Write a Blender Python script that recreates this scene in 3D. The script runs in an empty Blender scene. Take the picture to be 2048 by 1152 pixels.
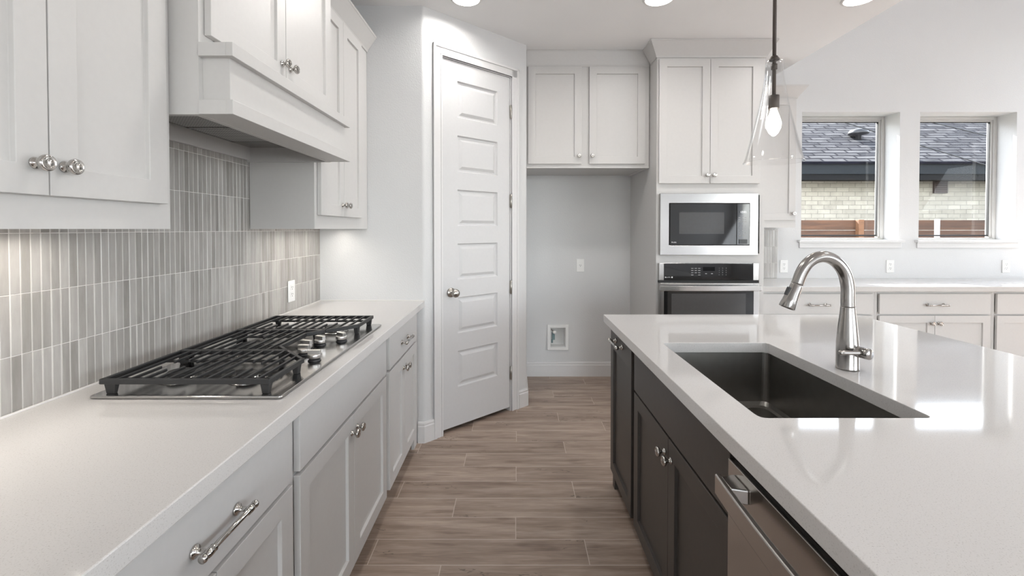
import bpy, bmesh, math, random
from mathutils import Vector, Matrix
from mathutils.geometry import tessellate_polygon
random.seed(7)
PI = math.pi
C = bpy.context.scene.collection
S = bpy.context.scene

# ------------------------------------------------------------------ camera
H = 1.372
cam = bpy.data.cameras.new('camera')
cam.sensor_width = 36; cam.lens = 896 / 2048 * 36
cam.shift_x = -4 / 2048; cam.shift_y = -103.5 / 2048
cam.clip_start = 0.02
camo = bpy.data.objects.new('camera', cam); C.objects.link(camo)
camo.location = (0, 0, H); camo.rotation_euler = (math.radians(90 - 0.93), 0, 0)
S.camera = camo

# ------------------------------------------------------------------ view, world, sun, added fill lights
S.view_settings.view_transform = 'Standard'
S.view_settings.look = 'None'
S.view_settings.gamma = 1
S.view_settings.exposure = 0.03
try: S.view_settings.use_curve_mapping = False
except Exception: pass
S.cycles.max_bounces = 10; S.cycles.diffuse_bounces = 6; S.cycles.glossy_bounces = 5
S.cycles.transparent_max_bounces = 12; S.cycles.transmission_bounces = 6
S.cycles.sample_clamp_indirect = 4
S.cycles.caustics_reflective = False; S.cycles.caustics_refractive = False
w = bpy.data.worlds.new('sky'); S.world = w; w.use_nodes = True
wn = w.node_tree; bgn = wn.nodes['Background']
sky = wn.nodes.new('ShaderNodeTexSky'); sky.sky_type = 'NISHITA'; sky.sun_disc = False
sky.sun_elevation = math.radians(42); sky.sun_rotation = math.radians(-13)
hsv = wn.nodes.new('ShaderNodeHueSaturation'); hsv.inputs['Saturation'].default_value = .35
wn.links.new(sky.outputs[0], hsv.inputs['Color']); wn.links.new(hsv.outputs[0], bgn.inputs[0]); bgn.inputs[1].default_value = 1.6
sd = bpy.data.lights.new('sun', 'SUN'); sd.energy = 42; sd.angle = math.radians(0.5); sd.color = (1, .98, .95)
so = bpy.data.objects.new('sun', sd); C.objects.link(so)
so.rotation_euler = Vector((0.14, -0.42, -0.356)).to_track_quat('-Z', 'Y').to_euler()

def area(name, loc, direction, sx, sy, power, color=(1, 1, 1), spread=180):
    d = bpy.data.lights.new(name, 'AREA'); d.shape = 'RECTANGLE'; d.size = sx; d.size_y = sy
    d.energy = power; d.color = color; d.spread = math.radians(spread)
    o = bpy.data.objects.new(name, d); C.objects.link(o); o.location = loc
    o.rotation_euler = Vector(direction).to_track_quat('-Z', 'Z').to_euler()
    return o
# added fill lights in assumed window openings, unseen behind and right of the camera
REAR_FILL_WINS = [(-0.8, 1.0), (1.4, 3.2)]
for a, b in REAR_FILL_WINS:
    area('window_fill', ((a + b) / 2, -5.9, 1.35), (0, 1, .5), b - a, 2.1, 8 * (b - a), (0.88, 0.94, 1))
SIDE_FILL_WINS = [(-5.7, -3.6, .45, 2.55, 36), (-3.2, -1.3, .45, 2.55, 46), (2.95, 4.05, .9, 3.3, 17)]
for a, b, za, zb, pw in SIDE_FILL_WINS:
    area('window_fill', (6.12, (a + b) / 2, (za + zb) / 2), (-1, 0, .6), b - a, zb - za, pw * (b - a), (0.88, 0.94, 1))

# ------------------------------------------------------------------ materials
def newmat(name):
    m = bpy.data.materials.new(name); m.use_nodes = True
    return m, m.node_tree, m.node_tree.nodes['Principled BSDF']
def N(t, kind, **kw):
    n = t.nodes.new(kind)
    for k, v in kw.items():
        if k == 'op': n.operation = v
        else: setattr(n, k, v)
    return n
def math_(t, op, a, b=None, c=None):
    n = t.nodes.new('ShaderNodeMath'); n.operation = op
    for i, v in enumerate((a, b, c)):
        if v is None: continue
        if isinstance(v, (int, float)): n.inputs[i].default_value = v
        else: t.links.new(v, n.inputs[i])
    return n.outputs[0]
def mixc(t, fac, a, b, mode='MIX'):
    n = t.nodes.new('ShaderNodeMix'); n.data_type = 'RGBA'; n.blend_type = mode
    for s, v in ((0, fac), (6, a), (7, b)):
        if isinstance(v, (int, float)): n.inputs[s].default_value = v
        elif isinstance(v, tuple): n.inputs[s].default_value = (*v, 1)
        else: t.links.new(v, n.inputs[s])
    return n.outputs[2]
def pos(t):
    g = t.nodes.new('ShaderNodeNewGeometry'); s = t.nodes.new('ShaderNodeSeparateXYZ')
    t.links.new(g.outputs['Position'], s.inputs[0]); return g.outputs['Position'], s.outputs
def comb(t, x, y, z):
    n = t.nodes.new('ShaderNodeCombineXYZ')
    for i, v in enumerate((x, y, z)):
        if isinstance(v, (int, float)): n.inputs[i].default_value = v
        else: t.links.new(v, n.inputs[i])
    return n.outputs[0]
def noise(t, vec, scale, detail=3, rough=.5):
    n = t.nodes.new('ShaderNodeTexNoise'); n.inputs['Scale'].default_value = scale
    n.inputs['Detail'].default_value = detail; n.inputs['Roughness'].default_value = rough
    if vec is not None: t.links.new(vec, n.inputs['Vector'])
    return n.outputs[0]
def ramp(t, fac, stops):
    n = t.nodes.new('ShaderNodeValToRGB'); e = n.color_ramp.elements
    while len(e) < len(stops): e.new(.5)
    for i, (p, c) in enumerate(stops):
        e[i].position = p; e[i].color = (*c, 1) if isinstance(c, tuple) else (c, c, c, 1)
    t.links.new(fac, n.inputs[0]); return n.outputs[0]
def bump(t, b, height, strength, dist):
    n = t.nodes.new('ShaderNodeBump'); n.inputs['Strength'].default_value = strength
    n.inputs['Distance'].default_value = dist
    t.links.new(height, n.inputs['Height']); t.links.new(n.outputs[0], b.inputs['Normal'])

def plain(name, col, rough=.5, metal=0, spec=.5, nscale=60, var=.03, bmp=0, bscale=200, aniso=0):
    m, t, b = newmat(name)
    p, _ = pos(t)
    f = noise(t, p, nscale)
    lo = tuple(c * (1 - var) for c in col); hi = tuple(min(1, c * (1 + var)) for c in col)
    t.links.new(ramp(t, f, [(.3, lo), (.7, hi)]), b.inputs['Base Color'])
    b.inputs['Roughness'].default_value = rough; b.inputs['Metallic'].default_value = metal
    b.inputs['Specular IOR Level'].default_value = spec
    if aniso: b.inputs['Anisotropic'].default_value = aniso
    if bmp: bump(t, b, noise(t, p, bscale), bmp, .002)
    return m
M = {}
M['cabinet'] = plain('white_cabinet_paint', (.585, .575, .565), .40, var=.01)
M['wall'] = plain('wall_paint', (.645, .65, .655), .75, var=.01, bmp=.5, bscale=120, nscale=3)
M['ceiling'] = plain('ceiling_paint', (.90, .905, .91), .85, var=.01, bmp=.2, bscale=90, nscale=3)
M['trim'] = plain('trim_paint', (.68, .675, .675), .35, var=.01)
M['door'] = plain('door_paint', (.61, .61, .615), .38, var=.01)
M['dark'] = plain('dark_bronze_paint', (.050, .043, .038), .42, var=.05)
M['black_gap'] = plain('black_rubber', (.01, .01, .01), .6)
M['steel'] = plain('stainless_steel', (.49, .48, .47), .17, 1, var=.02, nscale=8)
M['steel_dark'] = plain('brushed_steel_sink', (.28, .27, .255), .38, 1, var=.04, nscale=30)
M['steel_dw'] = plain('brushed_steel_front', (.52, .50, .48), .24, 1, var=.02, nscale=8)
M['faucet'] = plain('brushed_nickel', (.37, .355, .34), .20, 1, var=.02, nscale=20)
M['nickel'] = plain('polished_nickel', (.52, .50, .475), .11, 1, var=.02)
M['knob_steel'] = plain('cast_steel_knob', (.70, .68, .66), .30, 1, var=.02)
M['satin'] = plain('satin_nickel', (.45, .43, .40), .28, 1, var=.02)
M['iron'] = plain('black_cast_iron', (.018, .018, .019), .45, bmp=.2, bscale=900)
M['black_glass'] = plain('black_glass', (.012, .012, .012), .04, spec=.5)
M['window_glass_dark'] = plain('smoked_oven_window', (.06, .06, .06), .06, spec=.5)
M['black_plastic'] = plain('black_plastic', (.02, .02, .022), .35)
M['plastic'] = plain('white_plastic', (.80, .80, .79), .35, var=.01)
M['slot'] = plain('dark_slot', (.03, .03, .03), .6)
M['bronze'] = plain('pendant_bronze', (.075, .062, .055), .45, .6)
M['brass'] = plain('brass_valve', (.35, .33, .30), .3, 1)
M['valve_blue'] = plain('teal_valve_body', (.18, .27, .28), .5)
M['marking'] = plain('white_marking', (.75, .75, .75), .5)
M['marking_dim'] = plain('grey_marking', (.35, .35, .35), .5)
M['fascia'] = plain('dark_grey_fascia', (.012, .015, .018), .7, spec=.15)
M['soffit'] = plain('black_soffit', (.003, .0033, .0042), .7, spec=.15)
M['vent'] = plain('dark_brown_louver', (.045, .028, .024), .5)
M['pipe'] = plain('white_pvc', (.8, .82, .85), .4)
M['frame'] = plain('window_vinyl', (.50, .495, .48), .45, var=.01)
M['grout'] = plain('light_grout', (.66, .64, .62), .8)
M['caulk'] = plain('white_caulk', (.82, .80, .78), .5, var=.01)

def emis(name, col, strength):
    m, t, b = newmat(name)
    b.inputs['Emission Color'].default_value = (*col, 1); b.inputs['Emission Strength'].default_value = strength
    b.inputs['Base Color'].default_value = (.8, .8, .8, 1); return m
M['lens'] = emis('downlight_lens', (1, .96, .90), 7)
M['bulb'] = emis('glowing_bulb', (1, .92, .80), 16)
M['led'] = emis('led_strip', (1, .93, .84), 3)
M['digits'] = emis('display_digits', (.9, .95, 1), .8)

def thin_glass(name, tint, fres, haze=0):
    m, t, b = newmat(name); t.nodes.remove(b)
    out = t.nodes['Material Output']
    tr = N(t, 'ShaderNodeBsdfTransparent'); tr.inputs[0].default_value = (*tint, 1)
    gl = N(t, 'ShaderNodeBsdfGlossy'); gl.inputs[1].default_value = .02
    lw = N(t, 'ShaderNodeLayerWeight'); lw.inputs[0].default_value = .5
    fac = math_(t, 'ADD', fres, math_(t, 'MULTIPLY', math_(t, 'POWER', lw.outputs['Facing'], 3.5), .85))
    mx = N(t, 'ShaderNodeMixShader')
    t.links.new(fac, mx.inputs[0]); t.links.new(tr.outputs[0], mx.inputs[1]); t.links.new(gl.outputs[0], mx.inputs[2])
    t.links.new(mx.outputs[0], out.inputs[0]); return m
M['pane'] = thin_glass('window_glass', (.97, .98, .98), .015)
M['shade'] = thin_glass('clear_shade_glass', (.985, .985, .985), .035)

# quartz
m, t, b = newmat('white_quartz'); p, _ = pos(t)
f = noise(t, p, 420, 2); f2 = noise(t, p, 900, 1)
c1 = ramp(t, f, [(.30, (.48, .465, .45)), (.40, (.62, .605, .592)), (1, (.64, .625, .612))])
c2 = ramp(t, f2, [(.0, (1, 1, 1)), (.68, (1, 1, 1)), (.74, (.86, .85, .84))])
t.links.new(mixc(t, 1, c1, c2, 'MULTIPLY'), b.inputs['Base Color'])
b.inputs['Roughness'].default_value = .065; b.inputs['Specular IOR Level'].default_value = .60
M['quartz'] = m

# backsplash tile: one glaze tone per tile, cloudy streaks
TP, TH, TZ = .0245, .1523, 1.0566
m, t, b = newmat('glazed_grey_tile'); p, xyz = pos(t)
hor = math_(t, 'ADD', xyz[0], xyz[1])
iy = math_(t, 'FLOOR', math_(t, 'DIVIDE', math_(t, 'ADD', hor, 1.2395 - 1.0993 + 400 * TP), TP))
iz = math_(t, 'FLOOR', math_(t, 'DIVIDE', math_(t, 'SUBTRACT', xyz[2], TZ - 5 * TH), TH))
wn_ = N(t, 'ShaderNodeTexWhiteNoise'); t.links.new(comb(t, iy, iz, 0), wn_.inputs[0])
sc = comb(t, math_(t, 'MULTIPLY', xyz[0], 40), math_(t, 'MULTIPLY', xyz[1], 40), math_(t, 'MULTIPLY', xyz[2], 7))
st = noise(t, sc, 1.0, 4, .6)
base = ramp(t, wn_.outputs[0], [(0, (.28, .266, .252)), (.3, (.325, .31, .295)), (.6, (.36, .345, .33)), (1, (.42, .405, .387))])
t.links.new(mixc(t, .38, base, ramp(t, st, [(.3, (.30, .29, .28)), (.7, (.80, .79, .78))]), 'SOFT_LIGHT'), b.inputs['Base Color'])
b.inputs['Roughness'].default_value = .25
bump(t, b, st, .25, .003)
M['tile'] = m

# plank floor
m, t, b = newmat('wood_look_plank_tile'); p, xyz = pos(t)
RH, PL = .1518, .91
v = math_(t, 'DIVIDE', math_(t, 'SUBTRACT', xyz[1], 1.807), RH)
k = math_(t, 'FLOOR', v)
u = math_(t, 'DIVIDE', math_(t, 'ADD', math_(t, 'SUBTRACT', xyz[0], .31), math_(t, 'MULTIPLY', k, .302)), PL)
ci = math_(t, 'FLOOR', u)
fu = math_(t, 'SUBTRACT', u, ci); fv = math_(t, 'SUBTRACT', v, k)
du = math_(t, 'MULTIPLY', math_(t, 'MINIMUM', fu, math_(t, 'SUBTRACT', 1, fu)), PL)
dv = math_(t, 'MULTIPLY', math_(t, 'MINIMUM', fv, math_(t, 'SUBTRACT', 1, fv)), RH)
edge = math_(t, 'LESS_THAN', math_(t, 'MINIMUM', du, dv), .0017)
wn_ = N(t, 'ShaderNodeTexWhiteNoise'); t.links.new(comb(t, ci, k, 0), wn_.inputs[0])
off = math_(t, 'MULTIPLY', wn_.outputs[0], 37)
gv = comb(t, math_(t, 'MULTIPLY', xyz[0], 2.2), math_(t, 'MULTIPLY', xyz[1], 20), off)
g1 = noise(t, gv, 1.0, 5, .62)
gf = comb(t, math_(t, 'MULTIPLY', xyz[0], 9), math_(t, 'MULTIPLY', xyz[1], 190), off)
g2 = noise(t, gf, 1.0, 3, .6)
gk = comb(t, math_(t, 'MULTIPLY', xyz[0], 3.0), math_(t, 'MULTIPLY', xyz[1], 13), math_(t, 'ADD', off, 9))
g3 = noise(t, gk, 1.3, 2, .5)
base = ramp(t, g1, [(.32, (.245, .180, .142)), (.5, (.36, .277, .222)), (.68, (.48, .385, .32))])
tone = ramp(t, wn_.outputs[0], [(0, (.80, .78, .77)), (1, (1.0, 1.0, 1.0))])
base = mixc(t, 1, base, tone, 'MULTIPLY')
base = mixc(t, .5, base, ramp(t, g2, [(.35, (.40, .40, .40)), (.65, (.60, .60, .60))]), 'OVERLAY')
base = mixc(t, .55, base, ramp(t, g3, [(.27, (.40, .34, .31)), (.40, (1, 1, 1))]), 'MULTIPLY')
cr = noise(t, comb(t, math_(t, 'MULTIPLY', xyz[0], 2.4), math_(t, 'MULTIPLY', xyz[1], 12), math_(t, 'ADD', off, 3)), 1.0, 4, .6)
line = math_(t, 'LESS_THAN', math_(t, 'ABSOLUTE', math_(t, 'SUBTRACT', cr, .5)), .006)
msk = math_(t, 'GREATER_THAN', noise(t, comb(t, math_(t, 'MULTIPLY', xyz[0], 2.0), math_(t, 'MULTIPLY', xyz[1], 6), math_(t, 'ADD', off, 17)), 1.0, 1), .60)
base = mixc(t, math_(t, 'MULTIPLY', math_(t, 'MULTIPLY', line, msk), .65), base, (.09, .065, .05))
t.links.new(mixc(t, edge, base, (.52, .44, .385)), b.inputs['Base Color'])
b.inputs['Roughness'].default_value = .42
h = math_(t, 'SUBTRACT', g2, math_(t, 'MULTIPLY', edge, 1.5)); bump(t, b, h, .2, .002)
M['floor'] = m

# exterior brick, shingles, fence wood, pale ground
m, t, b = newmat('cream_brick'); p, xyz = pos(t)
bt = N(t, 'ShaderNodeTexBrick'); bt.offset = .5; bt.squash = 1
t.links.new(comb(t, xyz[0], xyz[2], 0), bt.inputs['Vector'])
for k_, v_ in (('Scale', 1), ('Mortar Size', .006), ('Brick Width', .235), ('Row Height', .083), ('Bias', 0.0)): bt.inputs[k_].default_value = v_
bt.inputs['Color1'].default_value = (.41, .38, .325, 1); bt.inputs['Color2'].default_value = (.30, .278, .235, 1); bt.inputs['Mortar'].default_value = (.22, .208, .18, 1)
t.links.new(mixc(t, .45, bt.outputs[0], ramp(t, noise(t, p, 9, 5, .7), [(.3, (.35, .35, .34)), (.7, (.75, .74, .70))]), 'SOFT_LIGHT'), b.inputs['Base Color'])
b.inputs['Roughness'].default_value = .9; M['brick'] = m
m, t, b = newmat('grey_shingle'); p, xyz = pos(t)
bt = N(t, 'ShaderNodeTexBrick'); bt.offset = .37
t.links.new(comb(t, xyz[0], math_(t, 'MULTIPLY', xyz[1], 1.0), 0), bt.inputs['Vector'])
for k_, v_ in (('Scale', 1), ('Mortar Size', .022), ('Mortar Smooth', .3), ('Brick Width', .42), ('Row Height', .118)): bt.inputs[k_].default_value = v_
bt.inputs['Color1'].default_value = (.024, .025, .029, 1); bt.inputs['Color2'].default_value = (.080, .079, .080, 1); bt.inputs['Mortar'].default_value = (.004, .004, .008, 1)
mp = comb(t, math_(t, 'MULTIPLY', xyz[0], 1.3), math_(t, 'MULTIPLY', xyz[1], 9), 0)
t.links.new(mixc(t, .8, bt.outputs[0], ramp(t, noise(t, mp, 2.2, 3, .6), [(.35, (.22, .22, .24)), (.65, (.80, .80, .80))]), 'OVERLAY'), b.inputs['Base Color'])
b.inputs['Roughness'].default_value = .95; b.inputs['Specular IOR Level'].default_value = .1; M['shingle'] = m
def woodmat(name, c0, c1):
    m, t, b = newmat(name); p, xyz = pos(t)
    gv = comb(t, math_(t, 'MULTIPLY', xyz[0], 1.6), math_(t, 'MULTIPLY', xyz[1], 8), math_(t, 'MULTIPLY', xyz[2], 22))
    t.links.new(ramp(t, noise(t, gv, 1.2, 5, .65), [(.3, c0), (.7, c1)]), b.inputs['Base Color'])
    b.inputs['Roughness'].default_value = .8; return m
M['fence'] = woodmat('brown_fence_stain', (.024, .010, .005), (.085, .038, .018))
M['fence_post'] = woodmat('orange_fence_post', (.09, .04, .018), (.15, .07, .032))
M['ground'] = plain('pale_ground', (.34, .33, .27), .95, var=.15, nscale=20)  # lightened past grass to bounce more daylight into the window reveals
# hood filter mesh
m, t, b = newmat('filter_mesh'); p, xyz = pos(t)
s1 = math_(t, 'SINE', math_(t, 'MULTIPLY', xyz[1], 2 * PI / .0115))
s2 = math_(t, 'SINE', math_(t, 'MULTIPLY', xyz[0], 2 * PI / .010))
s = math_(t, 'ADD', math_(t, 'MULTIPLY', s1, .8), math_(t, 'MULTIPLY', s2, .15))
t.links.new(ramp(t, s, [(.35, (.10, .10, .10)), (.75, (.85, .84, .82))]), b.inputs['Base Color'])
b.inputs['Metallic'].default_value = .2; b.inputs['Roughness'].default_value = .5; M['filter'] = m

# ------------------------------------------------------------------ mesh helpers
class MB:
    def __init__(s): s.v = []; s.f = []; s.sm = []
    def add(s, vs, fs, smooth=False):
        o = len(s.v); s.v += [tuple(v) for v in vs]
        s.f += [tuple(i + o for i in f) for f in fs]; s.sm += [smooth] * len(fs); return s
    def box(s, x0, x1, y0, y1, z0, z1):
        x0, x1 = sorted((x0, x1)); y0, y1 = sorted((y0, y1)); z0, z1 = sorted((z0, z1))
        vs = [(x0, y0, z0), (x1, y0, z0), (x1, y1, z0), (x0, y1, z0), (x0, y0, z1), (x1, y0, z1), (x1, y1, z1), (x0, y1, z1)]
        return s.add(vs, [(0, 3, 2, 1), (4, 5, 6, 7), (0, 1, 5, 4), (1, 2, 6, 5), (2, 3, 7, 6), (3, 0, 4, 7)])
    def bar(s, p, q, wd, z0, z1):
        p = Vector(p[:2]); q = Vector(q[:2]); d = (q - p).normalized(); n = Vector((-d.y, d.x)) * wd / 2
        pl = [p - n, q - n, q + n, p + n]
        return s.prism([(a.x, a.y) for a in pl], z0, z1)
    def prism(s, poly, z0, z1, holes=(), smooth=False):
        a = sum(poly[i][0] * poly[(i + 1) % len(poly)][1] - poly[(i + 1) % len(poly)][0] * poly[i][1] for i in range(len(poly)))
        if a < 0: poly = poly[::-1]
        loops = [list(poly)] + [list(h) for h in holes]
        allp = [p for l in loops for p in l]; n = len(allp)
        vs = [(x, y, z0) for x, y in allp] + [(x, y, z1) for x, y in allp]
        if holes:
            tris = tessellate_polygon([[Vector((x, y, 0)) for x, y in l] for l in loops])
            fs = []
            for tr in tris:
                A, B, D = (Vector(allp[i]) for i in tr)
                if (B - A).cross(D - A) < 0: tr = tr[::-1]
                fs.append(tuple(i + n for i in tr)); fs.append(tuple(tr[::-1]))
        else:
            fs = [tuple(range(n))[::-1], tuple(range(n, 2 * n))]
        s.add(vs, fs)
        o = len(s.v) - 2 * n; base = 0
        for li, l in enumerate(loops):
            m_ = len(l); ar = sum(l[i][0] * l[(i + 1) % m_][1] - l[(i + 1) % m_][0] * l[i][1] for i in range(m_))
            for i in range(m_):
                a_, b_ = base + i, base + (i + 1) % m_
                f = (a_ + o, b_ + o, b_ + n + o, a_ + n + o)
                if (ar < 0) == (li == 0): f = f[::-1]
                s.f.append(f); s.sm.append(smooth)
            base += m_
        return s
    def lathe(s, prof, origin=(0, 0, 0), axis=(0, 0, 1), n=24, smooth=True, cap=True):
        ax = Vector(axis).normalized(); t1 = ax.orthogonal().normalized(); t2 = ax.cross(t1); O = Vector(origin)
        vs = []; fs = []
        for r, h in prof:
            for i in range(n):
                a = 2 * PI * i / n; vs.append(O + ax * h + (t1 * math.cos(a) + t2 * math.sin(a)) * max(r, 1e-5))
        for j in range(len(prof) - 1):
            for i in range(n):
                a, b = j * n + i, j * n + (i + 1) % n
                fs.append((a, b, b + n, a + n))
        s.add(vs, fs, smooth)
        o = len(s.v) - len(vs)
        if cap and prof[0][0] > 1e-4: s.f.append(tuple(o + i for i in range(n))[::-1]); s.sm.append(False)
        if cap and prof[-1][0] > 1e-4: s.f.append(tuple(o + (len(prof) - 1) * n + i for i in range(n))); s.sm.append(False)
        return s
    def tube(s, pts, rad, n=16, cap=True):
        pts = [Vector(p) for p in pts]; m_ = len(pts)
        rads = rad if isinstance(rad, (list, tuple)) else [rad] * m_
        tan = [(pts[min(i + 1, m_ - 1)] - pts[max(i - 1, 0)]).normalized() for i in range(m_)]
        nrm = tan[0].orthogonal().normalized(); vs = []; fs = []
        for i in range(m_):
            nrm = (nrm - tan[i] * nrm.dot(tan[i])).normalized(); bn = tan[i].cross(nrm)
            for k in range(n):
                a = 2 * PI * k / n; vs.append(pts[i] + (nrm * math.cos(a) + bn * math.sin(a)) * rads[i])
        for i in range(m_ - 1):
            for k in range(n):
                a, b = i * n + k, i * n + (k + 1) % n
                fs.append((a, b, b + n, a + n))
        s.add(vs, fs, True); o = len(s.v) - len(vs)
        if cap:
            s.f.append(tuple(o + k for k in range(n))[::-1]); s.f.append(tuple(o + (m_ - 1) * n + k for k in range(n))); s.sm += [False, False]
        return s
    def sweep(s, prof, path):
        """prof: list of (out, z); path: list of (point, outward 2d vector scaled for mitre). open ends capped"""
        n = len(prof); vs = []; fs = []
        for (px, py), (ox, oy) in path:
            for o_, z in prof: vs.append((px + ox * o_, py + oy * o_, z))
        for j in range(len(path) - 1):
            for i in range(n):
                a, b = j * n + i, j * n + (i + 1) % n
                fs.append((a, b, b + n, a + n))
        fs.append(tuple(range(n))[::-1]); fs.append(tuple((len(path) - 1) * n + i for i in range(n)))
        return s.add(vs, fs)
    def build(s, name, mat, parent=None, world=False, bevel=0, seg=2, autosmooth=False):
        me = bpy.data.meshes.new(name)
        off = Vector(parent.location) if (world and parent) else Vector((0, 0, 0))
        if world and parent and parent.parent: off = off + Vector(parent.parent.location)
        me.from_pydata([tuple(Vector(v) - off) for v in s.v], [], s.f)
        me.polygons.foreach_set('use_smooth', s.sm)
        bm = bmesh.new(); bm.from_mesh(me); bmesh.ops.recalc_face_normals(bm, faces=bm.faces); bm.to_mesh(me); bm.free()
        me.materials.append(M[mat] if isinstance(mat, str) else mat); me.update()
        o = bpy.data.objects.new(name, me); C.objects.link(o)
        if parent: o.parent = parent
        if bevel:
            md = o.modifiers.new('bevel', 'BEVEL'); md.width = bevel; md.segments = seg; md.limit_method = 'ANGLE'
            md.angle_limit = math.radians(40); md.harden_normals = False
        return o

def tag(o, label=None, cat=None, group=None, kind=None):
    if label: o['label'] = label
    if cat: o['category'] = cat
    if group: o['group'] = group
    if kind: o['kind'] = kind
    return o
def empty(name, loc, rz=0, **kw):
    o = bpy.data.objects.new(name, None); C.objects.link(o); o.empty_display_size = .1
    o.location = loc; o.rotation_euler = (0, 0, rz); return tag(o, **kw)
def rrect(x0, x1, y0, y1, r, n=6):
    pts = []
    for cx, cy, a0 in ((x1 - r, y0 + r, -90), (x1 - r, y1 - r, 0), (x0 + r, y1 - r, 90), (x0 + r, y0 + r, 180)):
        for i in range(n + 1):
            a = math.radians(a0 + 90 * i / n); pts.append((cx + r * math.cos(a), cy + r * math.sin(a)))
    return pts
def text_mb(mb, body, size, place, depth=0.0, align='LEFT'):
    """place(u, v) -> world point for text-plane coordinates"""
    cu = bpy.data.curves.new('t', 'FONT'); cu.body = body; cu.size = size; cu.align_x = align; cu.resolution_u = 2
    o = bpy.data.objects.new('t', cu); C.objects.link(o)
    dg = bpy.context.evaluated_depsgraph_get(); dg.update()
    me = o.evaluated_get(dg).to_mesh()
    mb.add([place(v.co.x, v.co.y) for v in me.vertices], [tuple(p.vertices) for p in me.polygons])
    o.evaluated_get(dg).to_mesh_clear(); bpy.data.objects.remove(o); bpy.data.curves.remove(cu)

# ------------------------------------------------------------------ room
CE = 2.785; HC = 3.75; WL = -1.246; WB = 4.16; XR = 6.2; YR = -6.0; CX = 2.40
def struct(name, mb, mat, bevel=0): return tag(mb.build(name, mat, bevel=bevel), kind='structure')
struct('floor', MB().box(WL - .1, XR + .1, YR - .1, WB + .3, -.1, 0), 'floor')
def wall_grid(axis, a0, a1, z0, z1, t0, t1, holes):
    """wall in the plane of 'axis' run, thickness t0..t1, holes (a0,a1,z0,z1)"""
    mb = MB(); A = sorted({a0, a1, *[h[0] for h in holes], *[h[1] for h in holes]}); Z = sorted({z0, z1, *[h[2] for h in holes], *[h[3] for h in holes]})
    for i in range(len(A) - 1):
        for j in range(len(Z) - 1):
            ca, cz = (A[i] + A[i + 1]) / 2, (Z[j] + Z[j + 1]) / 2
            if any(h[0] < ca < h[1] and h[2] < cz < h[3] for h in holes): continue
            if axis == 'x': mb.box(A[i], A[i + 1], t0, t1, Z[j], Z[j + 1])
            else: mb.box(t0, t1, A[i], A[i + 1], Z[j], Z[j + 1])
    return mb
struct('wall_left', MB().box(WL - .12, WL, YR, 2.86, 0, CE), 'wall')
W1 = (2.665, 3.570, 1.268, 2.454); W2 = (3.756, 4.652, 1.268, 2.454)
struct('wall_back', wall_grid('x', WL, XR, 0, HC, WB, WB + .24, [W1, W2, (4.95, 6.05, .3, 2.454), (.338, .478, .274, .454)]), 'wall')  # unseen opening at the far right added so sun bounces into the room
struct('wall_rear', wall_grid('x', WL - .12, XR + .12, 0, HC, YR - .15, YR, [(a, b, .3, 2.4) for a, b in REAR_FILL_WINS]), 'wall')
struct('wall_right', wall_grid('y', YR, WB, 0, HC, XR, XR + .15, [w_[:4] for w_ in SIDE_FILL_WINS]), 'wall')
struct('ceiling', MB().box(WL - .12, CX, YR, WB, CE, CE + .1).box(CX - .1, CX, YR, WB, CE + .1, HC + .1).box(CX, XR + .12, YR, WB, HC, HC + .1), 'ceiling')
# pantry corner: wall facing the camera, diagonal wall with the door, return wall beside the fridge niche
P0 = Vector((-.578, 2.86)); P1 = Vector((.097, 3.47)); UD = (P1 - P0).normalized(); ND = Vector((UD.y, -UD.x))
LD = (P1 - P0).length; DU0, DU1, DZ = .143, .739, 2.50
def dp(u, n=0): q = P0 + UD * u + ND * n; return (q.x, q.y)
def round_c(p, a, b, r=.012, n=4):
    p, a, b = Vector(p), Vector(a), Vector(b); q0 = p + (a - p).normalized() * r; q1 = p + (b - p).normalized() * r
    return [tuple(q0 * (1 - t_) ** 2 + p * 2 * t_ * (1 - t_) + q1 * t_ ** 2) for t_ in [i / n for i in range(n + 1)]]
cA = round_c(P0, (-1.2, 2.86), P1); cB = round_c(P1, P0, (.097, 4.1))
g = .012
low = [(WL, 2.86)] + cA + [dp(DU0 - g), dp(DU0 - g, -.13), dp(DU1 + g, -.13), dp(DU1 + g)] + cB + [(.097, WB), (WL, WB)]
full = [(WL, 2.86)] + cA + cB + [(.097, WB), (WL, WB)]
struct('wall_pantry', MB().prism(low, 0, DZ + g).prism(full, DZ + g, CE), 'wall')

# baseboards
BB = [(0, .0), (.015, 0), (.015, .105), (.011, .112), (.013, .122), (.009, .133), (0, .135)]
def base_run(name, pts, outs): struct(name, MB().sweep(BB, list(zip(pts, outs))), 'trim')
base_run('baseboard_back', [(.100, WB - .0005), (1.075, WB - .0005)], [(0, -1), (0, -1)])
base_run('baseboard_front', [(-.615, 2.859), (P0.x + .0, 2.859), dp(.072)], [(0, -1), tuple((Vector((0, -1)) + ND) / (1 + ND.dot(Vector((0, -1))))), tuple(ND)])
base_run('baseboard_side', [dp(.822), (P1.x, P1.y), (.0975, 4.14)], [tuple(ND), tuple((Vector((1, 0)) + ND) / (1 + ND.x)), (1, 0)])

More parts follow.
